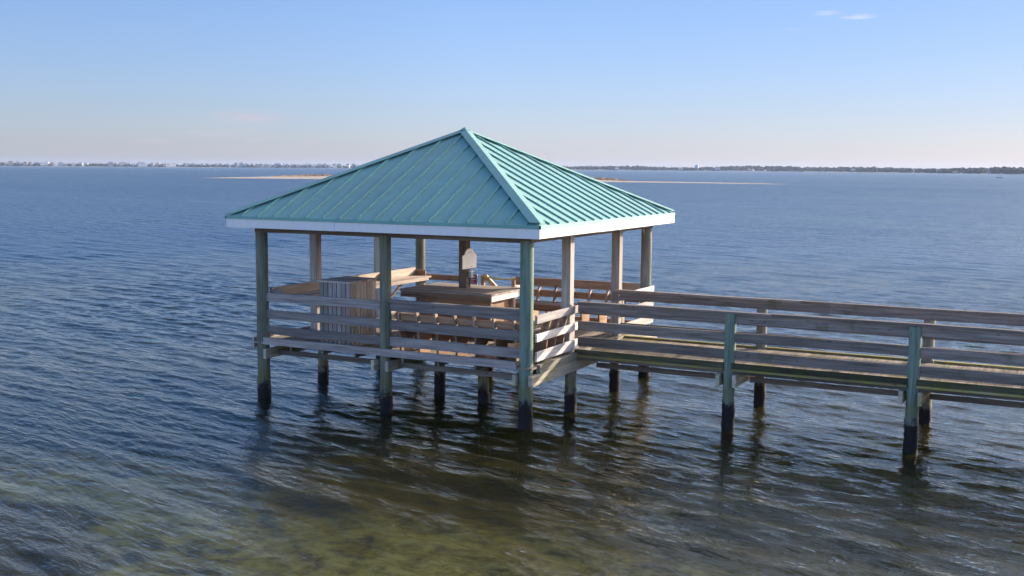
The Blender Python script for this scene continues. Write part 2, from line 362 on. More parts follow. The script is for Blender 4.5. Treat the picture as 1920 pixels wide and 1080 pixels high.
# roof
O = 0.49; ZE, ZA = 3.795, 5.577; H = S/2+O
roof = bpy.data.objects.new('roof', None); col.objects.link(roof); roof.parent = pav; roof.location = (0, 0, ZE)
C = V((-S/2, S/2, 0))
tanp = (ZA-ZE)/H
def roof_local(k):
    a = k*math.pi/2; return V((math.cos(a), math.sin(a), 0)), V((-math.sin(a), math.cos(a), 0))
for k in range(4):
    n, t = roof_local(k)
    def P(s, e, dz=0.0):          # s along eave, e = distance in from the eave
        return C + n*(H-e) + t*s + V((0, 0, ZE + e*tanp + dz))
    mb = MB()
    mb.slab([P(-H, 0), P(H, 0), P(0, H)], (0, 0, -.03))
    sp = 0.40; cnt = int(H/sp)
    for i in range(-cnt, cnt+1):
        s = i*sp + 0.07
        if abs(s) > H-.12: continue
        e1 = H-abs(s)-.02
        b = len(mb.v); ww = .020; hh = .036
        for e in (-.005, e1):
            for (a, h) in ((-ww, -.004), (ww, -.004), (ww*.8, hh), (-ww*.8, hh)): mb.v.append(tuple(P(s+a, e, h)))
        for f in ((0, 1, 2, 3), (7, 6, 5, 4), (4, 5, 1, 0), (5, 6, 2, 1), (6, 7, 3, 2), (7, 4, 0, 3)): mb.f.append([b+j for j in f])
    mb.build('roof_panel', TEAL, roof)
    # drip edge
    d = MB(); q = .018
    d.slab([C+n*(H+q)+t*(-H-q)+V((0,0,ZE-.055)), C+n*(H+q)+t*(H+q)+V((0,0,ZE-.055)), C+n*(H+q)+t*(H+q)+V((0,0,ZE+.006)), C+n*(H+q)+t*(-H-q)+V((0,0,ZE+.006))], -n*.022)
    d.build('drip_edge', TEAL, roof)
    # hip cap over the corner between this face and the next
    n2, t2 = roof_local(k+1)
    c0 = C + (n+n2)*(H+.015) + V((0, 0, ZE+.055)); c1 = C + V((0, 0, ZA+.062))
    wcap = .155
    for (nn, tt, sg) in ((n, t, 1), (n2, t2, -1)):
        # strip lying on one face beside the hip
        a0 = c0; a1 = c1
        side = (-tt*sg)
        b0 = a0 + side*wcap*1.35; b1 = a1 + side*0.0 - V((0, 0, 0))
        b1 = c1 - V((0, 0, .0)) + (nn*0.0)
        e = (c0-c1).normalized()
        # in-face direction perpendicular to the hip
        fn = (nn*tanp + V((0, 0, 1))).normalized(); pd = e.cross(fn).normalized()
        if pd.dot(side) < 0: pd = -pd
        MB_ = hip = (MB() if sg == 1 else hip)
        hip.slab([c0, c0+pd*wcap-e*wcap*1.0, c1+pd*wcap*.9+e*wcap*.95, c1], -fn*.010)
    hip.build('hip_cap', TEAL, roof)
MB().tube([C+V((0, 0, ZA+.02)), C+V((0, 0, ZA+.085))], [.12, .015], 8).build('apex_cap', TEAL, roof)
# fascia and soffit
f = .03; ZF0, ZF1 = 3.567, ZE-.056
x0, x1, y0, y1 = -S-O, O, -O, S+O
for (a, b) in ((x0, -3.9), (-3.895, -.9), (-.895, x1)):
    q = random.uniform(-.003, .003)
    MB().box(a, b, y0+q, y0+f, ZF0+q, ZF1, .0015).build('fascia', TRIM, pav)
    MB().box(a, b, y1-f, y1+q, ZF0+q, ZF1, .0015).build('fascia', TRIM, pav)
for (a, b) in ((y0+f+.003, 2.2), (2.205, 5.1), (5.105, y1-f-.003)):
    q = random.uniform(-.003, .003)
    MB().box(x0+q, x0+f, a, b, ZF0+.001+q, ZF1, .0015).build('fascia', TRIM, pav)
    MB().box(x1-f, x1+q, a, b, ZF0+.001+q, ZF1, .0015).build('fascia', TRIM, pav)
MB().box(x0+f, x1-f, y0+f, y1-f, 3.607, 3.625).build('soffit', SOFF, pav)
# deck planks along y, framing
mb = MB(); x = -S-.16
while x < .12:
    mb.box(x, x+.137, -.12, S+.12, DZ-.038, DZ, .0015); x += .143
mb.build('deck', WDECKP, pav)
MB().box(-S+.13, -.13, -.165, -.12, 1.16, 1.305).build('rim_joist', WGX, pav)
MB().box(-S+.13, -.13, S+.12, S+.165, 1.06, 1.275).build('rim_joist', WGX, pav)
MB().box(-S-.20, -S-.163, -.1, S+.1, 1.06, 1.275).build('rim_joist', WGY, pav)
MB().box(.125, .215, .15, S, 1.065, 1.222).build('rim_joist', WCAP, pav)
for x in (-5.3, -4.5, -3.7, -2.6, -1.8, -1.0):
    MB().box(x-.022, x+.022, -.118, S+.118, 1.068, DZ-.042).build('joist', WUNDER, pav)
for y in (.15, 2.0, 4.3, 5.95):
    for s in (-1, 1):
        pass
for x in (-S, -3.1, 0):
    for s in ((1,) if x == -S else (-1, 1)):
        MB().box(x+s*.165-.036, x+s*.165+.036, -.17, S+.3, .86, 1.062).build('cap_beam', WCAP, pav, bevel=.006)
MB().box(-S+.22, -3.34, .20, .245, .90, 1.0).build('stringer', WUNDER, pav)
MB().box(-2.88, -.22, .20, .245, .90, 1.0).build('stringer', WUNDER, pav)
MB().box(-S+.22, -.22, 4.6, 4.645, .90, 1.0).build('stringer', WUNDER, pav)
# bolts on the rim timber
for (y, z) in ((.27, 1.15), (.40, 1.16), (.44, 1.13)):
    MB().tube([(.213, y, z), (.226, y, z)], .017, 8).build('bolt', STEEL, pav)
# railings
def rail(x0, x1, y0, y1, z0, z1, mt, name='rail_board'):
    if x1-x0 > 1: return plank(x0, x1, y0, y1, z0 + random.uniform(-.006, .006), z1 + random.uniform(-.006, .006)).build(name, mt, pav)
    return MB().box(x0, x1, y0, y1, z0 + random.uniform(-.006, .006), z1 + random.uniform(-.006, .006), .007).build(name, mt, pav, bevel=.004)
LV = ((2.03, 2.21), (1.675, 1.85), (1.35, 1.525))
for (a, b) in ((-S+.10, -3.17), (-3.0, -.10)):
    for (z0, z1) in LV: rail(a, b, -.02, .022, z0, z1, WGX)
rail(-2.98, -.10, -.055, .085, 2.212, 2.25, WGX, 'rail_cap')
for (z0, z1) in ((1.985, 2.125), (1.635, 1.785), (1.275, 1.46)):
    rail(.112, .155, .12, 2.02, z0, z1, WGY); rail(.112, .155, 4.16, S+.15, z0, z1, WGY)
for (z0, z1) in ((1.985, 2.18), (1.74, 1.91)):
    rail(-3.29, -.10, S-.16, S-.118, z0, z1, WBX)
rail(-5.97, -4.45, S-.16, S-.118, 1.985, 2.125, WBX)
rail(-5.97, -4.45, S-.16, S-.118, 1.64, 1.79, WBX)
rail(-5.97, -4.45, S-.16, S-.118, 1.30, 1.46, WBX)
# short pickets beside the walkway opening
for (x, y) in ((.02, 4.46), (.02, 4.62)):
    MB().box(x-.02, x+.025, y-.045, y+.045, DZ, 2.0).build('picket', WGZ, pav)
MB().box(.02, .06, 1.90, 2.0, DZ-.1, 2.06).build('picket', WGZ, pav)

# ------------------------------------------------------------------ walkway
WZ = 1.18; XEND = 13.4; PY0, PY1 = 1.86, 4.32
wk = empty('walkway', (6.4, 3.1, 0), 'long narrow timber walkway with three-board railings leading right from the pavilion', 'walkway')
mb = MB(); x = .235
while x < XEND:
    mb.box(x, x+.137, PY0-.05, PY1+.05, WZ-.038, WZ, .0015); x += .143
mb.build('deck', WDECK, wk)
PX = (3.22, 6.42, 9.62, 12.82)
for i, x in enumerate(PX):
    pile(x+.02, PY0, BED, 2.178, .108).build('post', PILE_G, wk, True)
    pile(x-.04, PY1, BED, 2.178, .108).build('post', PILE_B, wk, True)
    for s in (-1, 1):
        MB().box(x+s*.155-.036, x+s*.155+.036, PY0-.16, PY1+.2, .84, 1.07).build('cap_beam', WCAP, wk, bevel=.006)
    for y in (PY0-.115, ):
        MB().tube([(x+.19, PY0+.05, .97), (x+.205, PY0+.05, .97)], .02, 8).build('bolt', STEEL, wk)
segs = [(.20, PX[0]-.09)] + [(PX[i]+.115, PX[i+1]-.09) for i in range(3)] + [(PX[3]+.115, XEND)]
for i, (a, b) in enumerate(segs):
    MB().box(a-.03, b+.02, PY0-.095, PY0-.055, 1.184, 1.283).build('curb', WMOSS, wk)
    MB().box(a-.03, b+.02, PY0-.135, PY0-.055, 1.142, 1.181).build('edge_plank', WLEDGE, wk)
    MB().box(a-.03, b+.02, PY1+.055, PY1+.13, 1.142, 1.185).build('edge_plank', WLEDGE, wk)
    MB().box(a-.03, b+.02, PY1-.06, PY1+.05, WZ+.003, WZ+.04).build('edge_plank', WLEDGE, wk)
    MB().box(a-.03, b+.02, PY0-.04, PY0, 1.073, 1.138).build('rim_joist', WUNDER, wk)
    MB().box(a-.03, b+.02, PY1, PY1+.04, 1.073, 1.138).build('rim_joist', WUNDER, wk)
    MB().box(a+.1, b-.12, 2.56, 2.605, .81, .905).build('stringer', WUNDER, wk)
    MB().box(a+.05, b-.06, 3.35, 3.40, 1.073, 1.138).build('joist', WUNDER, wk)
def wrail(x0, x1, y0, y1, z0, z1, mt, name='rail_board'):
    return plank(x0, x1, y0, y1, z0+random.uniform(-.006, .006), z1+random.uniform(-.006, .006)).build(name, mt, wk)
for i, (a, b) in enumerate(segs):
    ea = a-.12 if i else a
    for (z0, z1) in LV:
        wrail(a - (.0 if i == 0 else .02), b+.02, PY0-.02, PY0+.022, z0-.02, z1-.015, WPX)
for i, (a, b) in enumerate([(.16, 4.55), (4.553, 8.9), (8.903, XEND)]):
    for (z0, z1) in LV: wrail(a if i else -.02 if z0 > 2 else a, b, PY1-.16, PY1-.118, z0-.03, z1-.02, WPX)
for (y, a0) in ((PY0, .2), (PY1-.13, -.05)):
    prev = a0
    for b in (4.0, 8.1, XEND):
        wrail(prev+.003, b, y-.07, y+.07, 2.181, 2.219, WPX, 'rail_cap'); prev = b

# ------------------------------------------------------------------ furniture under the roof
def bench(label, p0, xdir, ydir, L, seat_z, back, smat, bmat, nfr):
    """bench with origin p0 (back left corner), xdir along it, ydir from the backrest to its front"""
    X, Y = V(xdir), V(ydir); p0 = V(p0)
    t = empty('bench', p0, label, 'bench', 'timber benches built along the railings')
    P = lambda a, b, c: p0 + X*a + Y*b + V((0, 0, c-DZ))
    def bd(a0, a1, b0, b1, c0, c1, mbx):
        q = [P(a0, b0, c0), P(a1, b1, c1)]
        mbx.box(min(q[0].x, q[1].x), max(q[0].x, q[1].x), min(q[0].y, q[1].y), max(q[0].y, q[1].y), c0, c1, .002)
    mb = MB()
    for i in range(3): bd(0, L, .16+i*.148, .16+i*.148+.138, seat_z-.038, seat_z, mb)
    mb.build('seat', smat, t)
    mb = MB(); bd(.03, L-.03, .56, .60, seat_z-.185, seat_z-.042, mb); mb.build('apron', bmat, t)
    if back:
        for (b, c) in ((.155, seat_z+.10), (.085, seat_z+.235)):
            mb = MB(); mb.bar(P(0, b-.012, c), P(L, b-.012, c), .038, .125, (Y*-.42 + V((0, 0, 1)))).build('back_board', bmat, t)
    for i in range(nfr):
        a = .10 + (L-.2)*i/(nfr-1)
        mb = MB()
        mb.bar(P(a, .13, seat_z-.04), P(a, -.02 if not back else .005, seat_z+.36), .04, .088, tuple(X.cross(V((0, 0, 1)))))
        mb.build('frame', WBZ, t)
        mb = MB(); mb.slab([P(a-.02, .10, DZ+.003), P(a-.02, .50, DZ+.003), P(a-.02, .555, seat_z-.042), P(a-.02, .05, seat_z-.042)], X*.04); mb.build('end_panel', WBY if abs(X.x) > .5 else WBX, t)
    return t
bench('bench with slatted seat along the near railing right of its middle round post', (-2.92, .07, DZ), (1, 0, 0), (0, 1, 0), 2.72, 1.68, True, WBX, WBX, 7)
bench('brown bench along the far railing, right of the yellow tape', (-.32, S-.17, DZ), (-1, 0, 0), (0, -1, 0), 2.85, 1.66, False, WTOP, WBX, 7)
bench('short bench along the right railing beside the near right corner post', (.09, .72, DZ), (0, 1, 0), (-1, 0, 0), .96, 1.68, True, WTOPY, WBY, 3)

# centre counter
ct = empty('counter', (-2.98, 2.85, DZ), 'brown timber counter with plank top wrapped around the central post', 'counter')
CX0, CX1, CY0, CY1 = -4.1, -1.85, 2.08, 3.62
mb = MB(); y = CY0
while y < CY1-.05:
    if y+.14 > 2.955 and y < 3.145:
        mb.box(CX0, -3.146, y, y+.138, 2.165, 2.203, .0015); mb.box(-2.954, CX1, y, y+.138, 2.165, 2.203, .0015)
    else: mb.box(CX0, CX1, y, y+.138, 2.165, 2.203, .0015)
    y += .142
mb.build('countertop', WTOP, ct)
MB().box(CX0+.02, CX1-.02, CY0+.01, CY0+.05, 2.04, 2.162).build('apron', WBX, ct)
MB().box(CX0+.02, CX1-.02, y-.055, y-.015, 2.04, 2.162).build('apron', WBX, ct)
MB().box(CX1-.06, CX1-.022, CY0+.053, y-.058, 2.042, 2.16).build('apron', WGY, ct)
MB().box(CX0+.022, CX0+.06, CY0+.053, y-.058, 2.042, 2.16).build('apron', WGY, ct)
for (a, b, c, d) in ((CX0+.38, CX1-.22, CY0+.22, CY0+.26), (CX0+.38, CX1-.22, y-.26, y-.22)):
    mb = MB(); z = DZ
    while z < 2.0: mb.box(a, b, c, d, z, min(z+.18, 2.16)); z += .186
    mb.build('side_panel', WBX, ct)
for a in (CX0+.38, CX1-.26):
    MB().box(a, a+.04, CY0+.263, y-.263, DZ, 2.16).build('end_panel', WBY, ct)
for a in (CX0+.30, CX1-.215):
    for b in (CY0+.22, y-.31): MB().box(a, a+.078, b, b+.088, DZ, 2.163).build('leg', WBZ, ct)

# side shelf with a raised curb
sh = empty('side_counter', (-5.8, 3.0, DZ), 'long plank shelf counter with raised curb along the left side railing', 'counter')
mb = MB(); x = -5.985
for i in range(3): mb.box(x, x+.142, .13, 5.74, 2.065, 2.103, .0015); x += .147
mb.build('countertop', WTOPY, sh)
MB().box(-6.03, -5.99, .14, 1.68, 2.06, 2.30).build('curb', WTOPY, sh)
MB().box(-6.03, -5.99, 1.88, 4.15, 2.06, 2.30).build('curb', WTOPY, sh)
MB().box(-6.03, -5.99, 4.36, 5.70, 2.06, 2.30).build('curb', WTOPY, sh)
MB().box(-5.985, -5.70, 5.70, 5.735, 2.106, 2.25).build('curb', WBX, sh)
MB().box(-5.985, -5.86, 4.08, 4.12, 2.106, 2.27).build('curb', WBX, sh)
MB().box(-5.985, -5.72, .135, .17, 2.106, 2.27).build('curb', WGX, sh)
MB().box(-5.545, -5.508, .13, 2.85, 2.02, 2.10).build('front_edge', WTOPY, sh)
MB().box(-5.545, -5.508, 2.9, 5.55, 2.02, 2.10).build('front_edge', WTOPY, sh)
for yy in (4.5, 5.6):
    MB().bar((-5.98, yy, 1.62), (-5.60, yy, 2.04), .04, .085, (0, 1, 0)).build('bracket', WBZ, sh)

# slatted cabinet
cb = empty('slatted_cabinet', (-4.38, .52, DZ), 'tall box cabinet clad in upright slats behind the near railing, left of its middle post', 'cabinet')
BX0, BX1, BY0, BY1, BZ = -4.76, -4.0, .14, 1.05, 2.485
mb = MB(); n = 7; wd = (BX1-BX0)/n
for i in range(n):
    mb.box(BX0+i*wd+.008, BX0+(i+1)*wd-.008, BY0, BY0+.025, DZ, BZ)
mb.build('slat_panel', WSLAT, cb)
mb = MB()
for i in range(n): mb.box(BX0+i*wd+.008, BX0+(i+1)*wd-.008, BY1-.025, BY1, DZ, BZ)
mb.build('slat_panel', WSLAT, cb)
mb = MB(); n = 8; wd = (BY1-BY0-.06)/n
for i in range(n): mb.box(BX1-.025, BX1, BY0+.03+i*wd+.008, BY0+.03+(i+1)*wd-.008, DZ, BZ)
mb.build('slat_panel', WGZ, cb)
MB().box(BX0+.03, BX1-.03, BY0+.03, BY1-.03, DZ+.01, BZ-.01).build('carcass', plain('dark inside', (0.03, 0.025, 0.02), 0.9), cb)
mb = MB()
for i in range(5): mb.box(BX0-.03, BX1+.03, BY0-.03+i*.195, BY0-.03+i*.195+.190, BZ+.002, BZ+.04)
mb.build('lid', WTOP, cb)
# white notice board on the centre post
sg = empty('notice_board', (-2.945, 3.06, 2.62), 'blank white notice board with a scalloped arched top on the central post', 'sign')
pts = []
yc, zb, wv, hv = 3.06, 2.62, .30, .30
prof = [(-wv, 0), (wv, 0), (wv, hv), (wv-.07, hv), (wv-.085, hv+.02)]
for i in range(0, 13):
    a = math.pi*i/12; prof.append((.185*math.cos(a), hv+.035+.10*math.sin(a)))
prof += [(-wv+.085, hv+.02), (-wv+.07, hv), (-wv, hv)]
MB().slab([(-2.945, yc+a, zb+b) for a, b in prof], (.022, 0, 0)).build('board', WHITE, sg)
for a in (-.04, .04): MB().tube([(-2.925, yc+a, zb+hv+.05), (-2.915, yc+a, zb+hv+.05)], .012, 8).build('screw', STEEL, sg)
for a in (-.12, .08): MB().tube([(-2.925, yc+a, zb+.035), (-2.915, yc+a, zb+.035)], .010, 8).build('screw', STEEL, sg)
# outlet and conduit
oe = empty('outlet_box', (-2.95, 3.10, 2.44), 'small grey electric outlet box below the white notice board', 'outlet box')
MB().box(-2.955, -2.88, 3.04, 3.15, 2.42, 2.54).build('box', GREYM, oe, bevel=.008)
MB().box(-2.955, -2.865, 3.03, 3.16, 2.545, 2.575).build('lid', WHITE, oe, bevel=.006)
MB().tube([(-2.93, 3.08, 2.42), (-2.93, 3.07, 2.30), (-2.93, 3.09, 2.20)], .012, 8).build('cable', BLACKM, oe)
# boarding opening on the far side: ladder rail, red sign, tape
ldr = empty('boarding_ladder', (-4.1, 6.2, DZ), 'pale boarding ladder with sloping handrails at the far side opening', 'ladder')
for x in (-4.28, -3.42):
    MB().box(x-.045, x+.045, S-.02, S+.07, .6, 2.16 if x < -4 else 2.13).build('stile', WBZ, ldr)
MB().bar((-4.21, S-.05, 2.17), (-4.21, S+.85, 1.62), .15, .04, (0, .6, 1)).build('handrail', WTOPY, ldr)
MB().bar((-3.47, S+.08, 2.05), (-3.47, S+.85, 1.62), .04, .12, (0, .6, 1)).build('handrail', WTOPY, ldr)
for i in range(5): MB().box(-4.22, -3.47, S+.18+i*.12, S+.30+i*.12, 1.08-i*.24, 1.12-i*.24).build('rung', WGX, ldr)
rs = empty('warning_sign', (-4.465, S-.165, 2.06), 'small maroon warning sign with pale lines on the far railing', 'sign')
MB().box(-4.60, -4.33, S-.185, S-.163, 1.92, 2.19).build('backing', GREYM, rs)
MB().box(-4.58, -4.35, S-.190, S-.187, 1.94, 2.17).build('face', MAROON, rs)
mb = MB()
for (z, a, b) in ((2.135, -4.565, -4.365), (2.10, -4.56, -4.40), (2.055, -4.555, -4.375), (2.01, -4.55, -4.42), (1.965, -4.56, -4.37)): mb.box(a, b, S-.1935, S-.1915, z-.010, z+.010)
mb.build('lettering', GREYM, rs)
tp = MB(); N = 16
pv = []
for i in range(N+1):
    t = i/N; tw = math.sin(t*7.0)*.9
    c = V((-4.22+.94*t, S-.03-.13*t, 2.11 - .015*math.sin(math.pi*t)))
    pv.append((c, V((0, math.sin(tw), math.cos(tw)))*.020))
b = 0
for c, d in pv: tp.v += [tuple(c-d), tuple(c+d), tuple(c+d+V((0, -.003, .001))), tuple(c-d+V((0, -.003, .001)))]
for i in range(N):
    for (p, q) in ((0, 1), (1, 2), (2, 3), (3, 0)): tp.f.append([4*i+p, 4*i+q, 4*i+4+q, 4*i+4+p])
tp.f += [[3, 2, 1, 0], [4*N, 4*N+1, 4*N+2, 4*N+3]]
tape = tp.build('barrier_tape', YELLOW)
tag(tape, 'yellow plastic barrier tape stretched across the far side opening', 'tape')
rp = MB().tube([(-.02, S-.13, 3.50), (-.03, S-.15, 3.40), (.02, S-.15, 3.30), (-.01, S-.15, 3.40), (-.02, S-.135, 3.45)], .014, 8).build('rope', ROPE)
tag(rp, 'short pale rope loop hanging from the far right corner post top', 'rope')

# ------------------------------------------------------------------ water, seabed
def waves(x, y, sp):
    """sum of wind waves; each component is left out where the mesh is too coarse for it"""
    z = np.zeros_like(x); r = np.random.default_rng(5)
    for i in range(166):
        lam = 0.19*(6.5 ** r.random()) if i < 150 else r.uniform(1.6, 3.2)
        a = R(71) + r.normal(0, .28 if i < 150 else .15); ph = r.uniform(0, 6.28); am = r.uniform(.35, 1)
        k = 2*math.pi/lam
        am *= 0.0037*lam**0.82 if i < 150 else 0.0056
        z += am*np.clip(lam/(2.2*sp)-1, 0, 1)*np.sin(k*(x*math.cos(a)+y*math.sin(a)) + ph)
    g = 0.8 + 0.35*np.sin(x*.21+y*.13+1)*np.sin(y*.17-x*.05+2)      # gusts
    return z*g
def spaced(c0, c1, lo, hi, st, growth):
    a = list(np.arange(c0, c1, st)); d = st; p = a[-1]
    while p < hi: d *= growth; p += d; a.append(p)
    d = st; p = a[0]; b = []
    while p > lo: d *= growth; p -= d; b.append(p)
    return np.array(b[::-1]+a)
xs = spaced(-20.0, 14.0, -75.0, 50.0, .10, 1.012); ys = spaced(-13.0, 17.0, -14.0, 115.0, .055, 1.007)
gx, gy = np.meshgrid(xs, ys)
spx, spy = np.meshgrid(np.gradient(xs), np.gradient(ys))
gz = waves(gx, gy, np.maximum(spx*.5, spy))
edge = np.minimum(np.minimum(gx-xs[0], xs[-1]-gx), np.minimum((gy-ys[0])*8, ys[-1]-gy))
gz *= np.clip(edge/8.0, 0, 1)
nx, ny = len(xs), len(ys)
vv = np.stack([gx, gy, gz], -1).reshape(-1, 3)
idx = np.arange(nx*ny).reshape(ny, nx)
quads = np.stack([idx[:-1, :-1], idx[:-1, 1:], idx[1:, 1:], idx[1:, :-1]], -1).reshape(-1, 4)
BIG = 14000.0
X0, X1, Y0, Y1 = xs[0], xs[-1], ys[0], ys[-1]
ov = np.array([(-BIG, -BIG, 0), (BIG, -BIG, 0), (BIG, BIG, 0), (-BIG, BIG, 0), (X0, Y0, 0), (X1, Y0, 0), (X1, Y1, 0), (X0, Y1, 0)])
nb = len(vv)
oq = np.array([(0, 1, 5, 4), (1, 2, 6, 5), (2, 3, 7, 6), (3, 0, 4, 7)]) + nb
vv = np.concatenate([vv, ov]); quads = np.concatenate([quads, oq])
def np_mesh(name, v, q, mat, smooth=True):
    me = bpy.data.meshes.new(name)
    me.vertices.add(len(v)); me.vertices.foreach_set('co', v.astype(np.float32).ravel())
    k = q.shape[1]
    me.loops.add(q.size); me.loops.foreach_set('vertex_index', q.astype(np.int32).ravel())
    me.polygons.add(len(q)); me.polygons.foreach_set('loop_start', np.arange(0, q.size, k, dtype=np.int32))
    me.polygons.foreach_set('use_smooth', np.full(len(q), smooth))
    me.update(calc_edges=True); me.validate()
    me.materials.append(mat)
    o = bpy.data.objects.new(name, me); col.objects.link(o); return o
wm, nt, out = newmat('sea water')
geo = nt.node('ShaderNodeNewGeometry'); pos = geo.outputs['Position']
sp = nt.node('ShaderNodeSeparateXYZ', {0: pos})
ex = nt.math('MINIMUM', nt.math('SUBTRACT', sp.outputs[0], X0), nt.math('SUBTRACT', X1, sp.outputs[0]))
ey = nt.math('MINIMUM', nt.math('SUBTRACT', sp.outputs[1], Y0), nt.math('SUBTRACT', Y1, sp.outputs[1]))
dist = nt.node('ShaderNodeVectorMath', {0: pos, 1: (0.0, 0.0, 0.0)}, operation='LENGTH').outputs['Value']
far = nt.range(dist, 14.0, 75.0, 0.0, 1.0, True)
rot = nt.mapping(pos, (1, 1, 1), (0, 0, R(19)))
fine = nt.noise(nt.mapping(rot, (1.2, 4.2, 1)), 1.7, 4, 0.58, 0.3)
med = nt.noise(nt.mapping(rot, (0.34, 1.0, 1)), 1.1, 4, 0.55, 0.3)
big = nt.noise(nt.mapping(rot, (0.06, 0.12, 1)), 0.5, 3, 0.5)
b1 = nt.node('ShaderNodeBump', {'Strength': 1.0, 'Distance': 0.042, 'Height': fine})
b2 = nt.node('ShaderNodeBump', {'Strength': far, 'Distance': 0.42, 'Height': med, 'Normal': b1.outputs[0]})
lg = nt.noise(nt.mapping(rot, (0.10, 0.42, 1)), 1.0, 4, 0.6, 0.4)
far2 = nt.range(dist, 60.0, 260.0, 0.0, 1.0, True)
b3 = nt.node('ShaderNodeBump', {'Strength': far2, 'Distance': 0.8, 'Height': lg, 'Normal': b2.outputs[0]})
nrm = b3.outputs[0]
fr0 = nt.node('ShaderNodeFresnel', {'IOR': 1.333, 'Normal': nrm})
fr = nt.math('MULTIPLY', fr0.outputs[0], nt.range(far, 0, 1, 1.0, 0.48))
gl = nt.node('ShaderNodeBsdfGlossy', {'Color': (1, 1, 1, 1), 'Roughness': nt.range(far, 0, 1, 0.04, 0.36), 'Normal': nrm})
tr = nt.node('ShaderNodeBsdfTransparent', {'Color': (0.92, 0.92, 0.76, 1)})
dn = nt.noise(pos, 0.10, 3, 0.55, 0.4)
deep = nt.math('ADD', nt.math('MULTIPLY', nt.math('SUBTRACT', dn, 0.5), 30.0), nt.math('ADD', sp.outputs[1], nt.math('MULTIPLY', sp.outputs[0], -0.22)))
dcol = nt.ramp(nt.range(deep, -2.0, 40.0), [(0, (0.21, 0.18, 0.045)), (0.3, (0.07, 0.085, 0.045)), (0.7, (0.014, 0.075, 0.175))])
bands = nt.math('ADD', nt.math('MULTIPLY', nt.noise(nt.mapping(rot, (0.0035, 0.022, 1)), 1.0, 5, 0.62), .6), nt.math('MULTIPLY', nt.noise(nt.mapping(rot, (0.03, 0.22, 1)), 1.0, 4, 0.6), .4))
dcol = nt.mix(nt.math('MULTIPLY', nt.range(bands, 0.42, 0.64), far), dcol, (0.05, 0.135, 0.20))
df = nt.node('ShaderNodeBsdfDiffuse', {'Color': dcol})
body = nt.node('ShaderNodeMixShader', {0: nt.range(far, 0, 1, 0.14, 0.8), 1: tr.outputs[0], 2: df.outputs[0]})
mx = nt.node('ShaderNodeMixShader', {0: fr, 1: body.outputs[0], 2: gl.outputs[0]})
nt.l.new(mx.outputs[0], out.inputs[0])
water = np_mesh('water', vv, quads, wm); tag(water, kind='structure')

bm_, nt, out = newmat('sandy seabed with seagrass')
geo = nt.node('ShaderNodeNewGeometry'); pos = geo.outputs['Position']
n1 = nt.noise(nt.mapping(pos, (1, 1.5, 1), (0, 0, R(19))), 1.3, 5, 0.62, 0.7); n2 = nt.noise(pos, 0.10, 3, 0.55, 0.4); n3 = nt.noise(pos, 2.6, 4, 0.6, 0.5)
c = nt.ramp(nt.math('ADD', nt.math('MULTIPLY', n1, 0.6), nt.math('MULTIPLY', n3, 0.4)), [(0.38, (0.05, 0.05, 0.018)), (0.47, (0.42, 0.35, 0.085)), (0.57, (0.84, 0.74, 0.24))])
sp = nt.node('ShaderNodeSeparateXYZ', {0: pos})
# seagrass meadow further out
g = nt.math('ADD', nt.math('MULTIPLY', nt.math('SUBTRACT', n2, 0.5), 14.0), nt.math('ADD', sp.outputs[1], nt.math('MULTIPLY', sp.outputs[0], -0.22)))
gf = nt.range(g, -3.0, 1.5)
c = nt.mix(nt.math('MULTIPLY', gf, 0.9), c, (0.016, 0.020, 0.014))
# shade painted into bed colour: under pavilion, roof shadow at left; plain darkening elsewhere
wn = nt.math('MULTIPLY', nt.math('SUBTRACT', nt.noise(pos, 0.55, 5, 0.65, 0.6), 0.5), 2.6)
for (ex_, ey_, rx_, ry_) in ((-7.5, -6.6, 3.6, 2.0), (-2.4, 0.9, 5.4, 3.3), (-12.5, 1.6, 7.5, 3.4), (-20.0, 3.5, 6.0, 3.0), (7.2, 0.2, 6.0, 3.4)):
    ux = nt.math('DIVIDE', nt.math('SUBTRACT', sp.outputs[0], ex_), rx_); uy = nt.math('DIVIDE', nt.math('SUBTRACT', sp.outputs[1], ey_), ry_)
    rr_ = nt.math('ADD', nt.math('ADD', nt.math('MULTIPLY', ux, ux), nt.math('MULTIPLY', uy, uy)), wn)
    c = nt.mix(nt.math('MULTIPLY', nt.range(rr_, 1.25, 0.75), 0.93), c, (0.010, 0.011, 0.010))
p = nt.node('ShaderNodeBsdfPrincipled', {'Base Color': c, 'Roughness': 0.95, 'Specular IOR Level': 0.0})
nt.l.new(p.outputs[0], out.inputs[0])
gs = np.linspace(-60, 60, 61)
bx, by = np.meshgrid(gs-5, gs+12)
bz = -1.15 + 0.10*np.sin(bx*.7+by*.4)*np.sin(by*.5-bx*.2) - np.clip((by-2)*0.02, 0, .5)
bz[0, :] = bz[-1, :] = bz[:, 0] = bz[:, -1] = -1.5
bv = np.stack([bx, by, bz], -1).reshape(-1, 3); bi = np.arange(61*61).reshape(61, 61)
bq = np.stack([bi[:-1, :-1], bi[:-1, 1:], bi[1:, 1:], bi[1:, :-1]], -1).reshape(-1, 4)
a0, a1, c0, c1 = gs[0]-5, gs[-1]-5, gs[0]+12, gs[-1]+12
ov = np.array([(-BIG, -BIG, -1.5), (BIG, -BIG, -1.5), (BIG, BIG, -1.5), (-BIG, BIG, -1.5), (a0, c0, -1.5), (a1, c0, -1.5), (a1, c1, -1.5), (a0, c1, -1.5)])
oq = np.array([(0, 1, 5, 4), (1, 2, 6, 5), (2, 3, 7, 6), (3, 0, 4, 7)]) + len(bv)
bed = np_mesh('seabed', np.concatenate([bv, ov]), np.concatenate([bq, oq]), bm_); tag(bed, kind='structure')

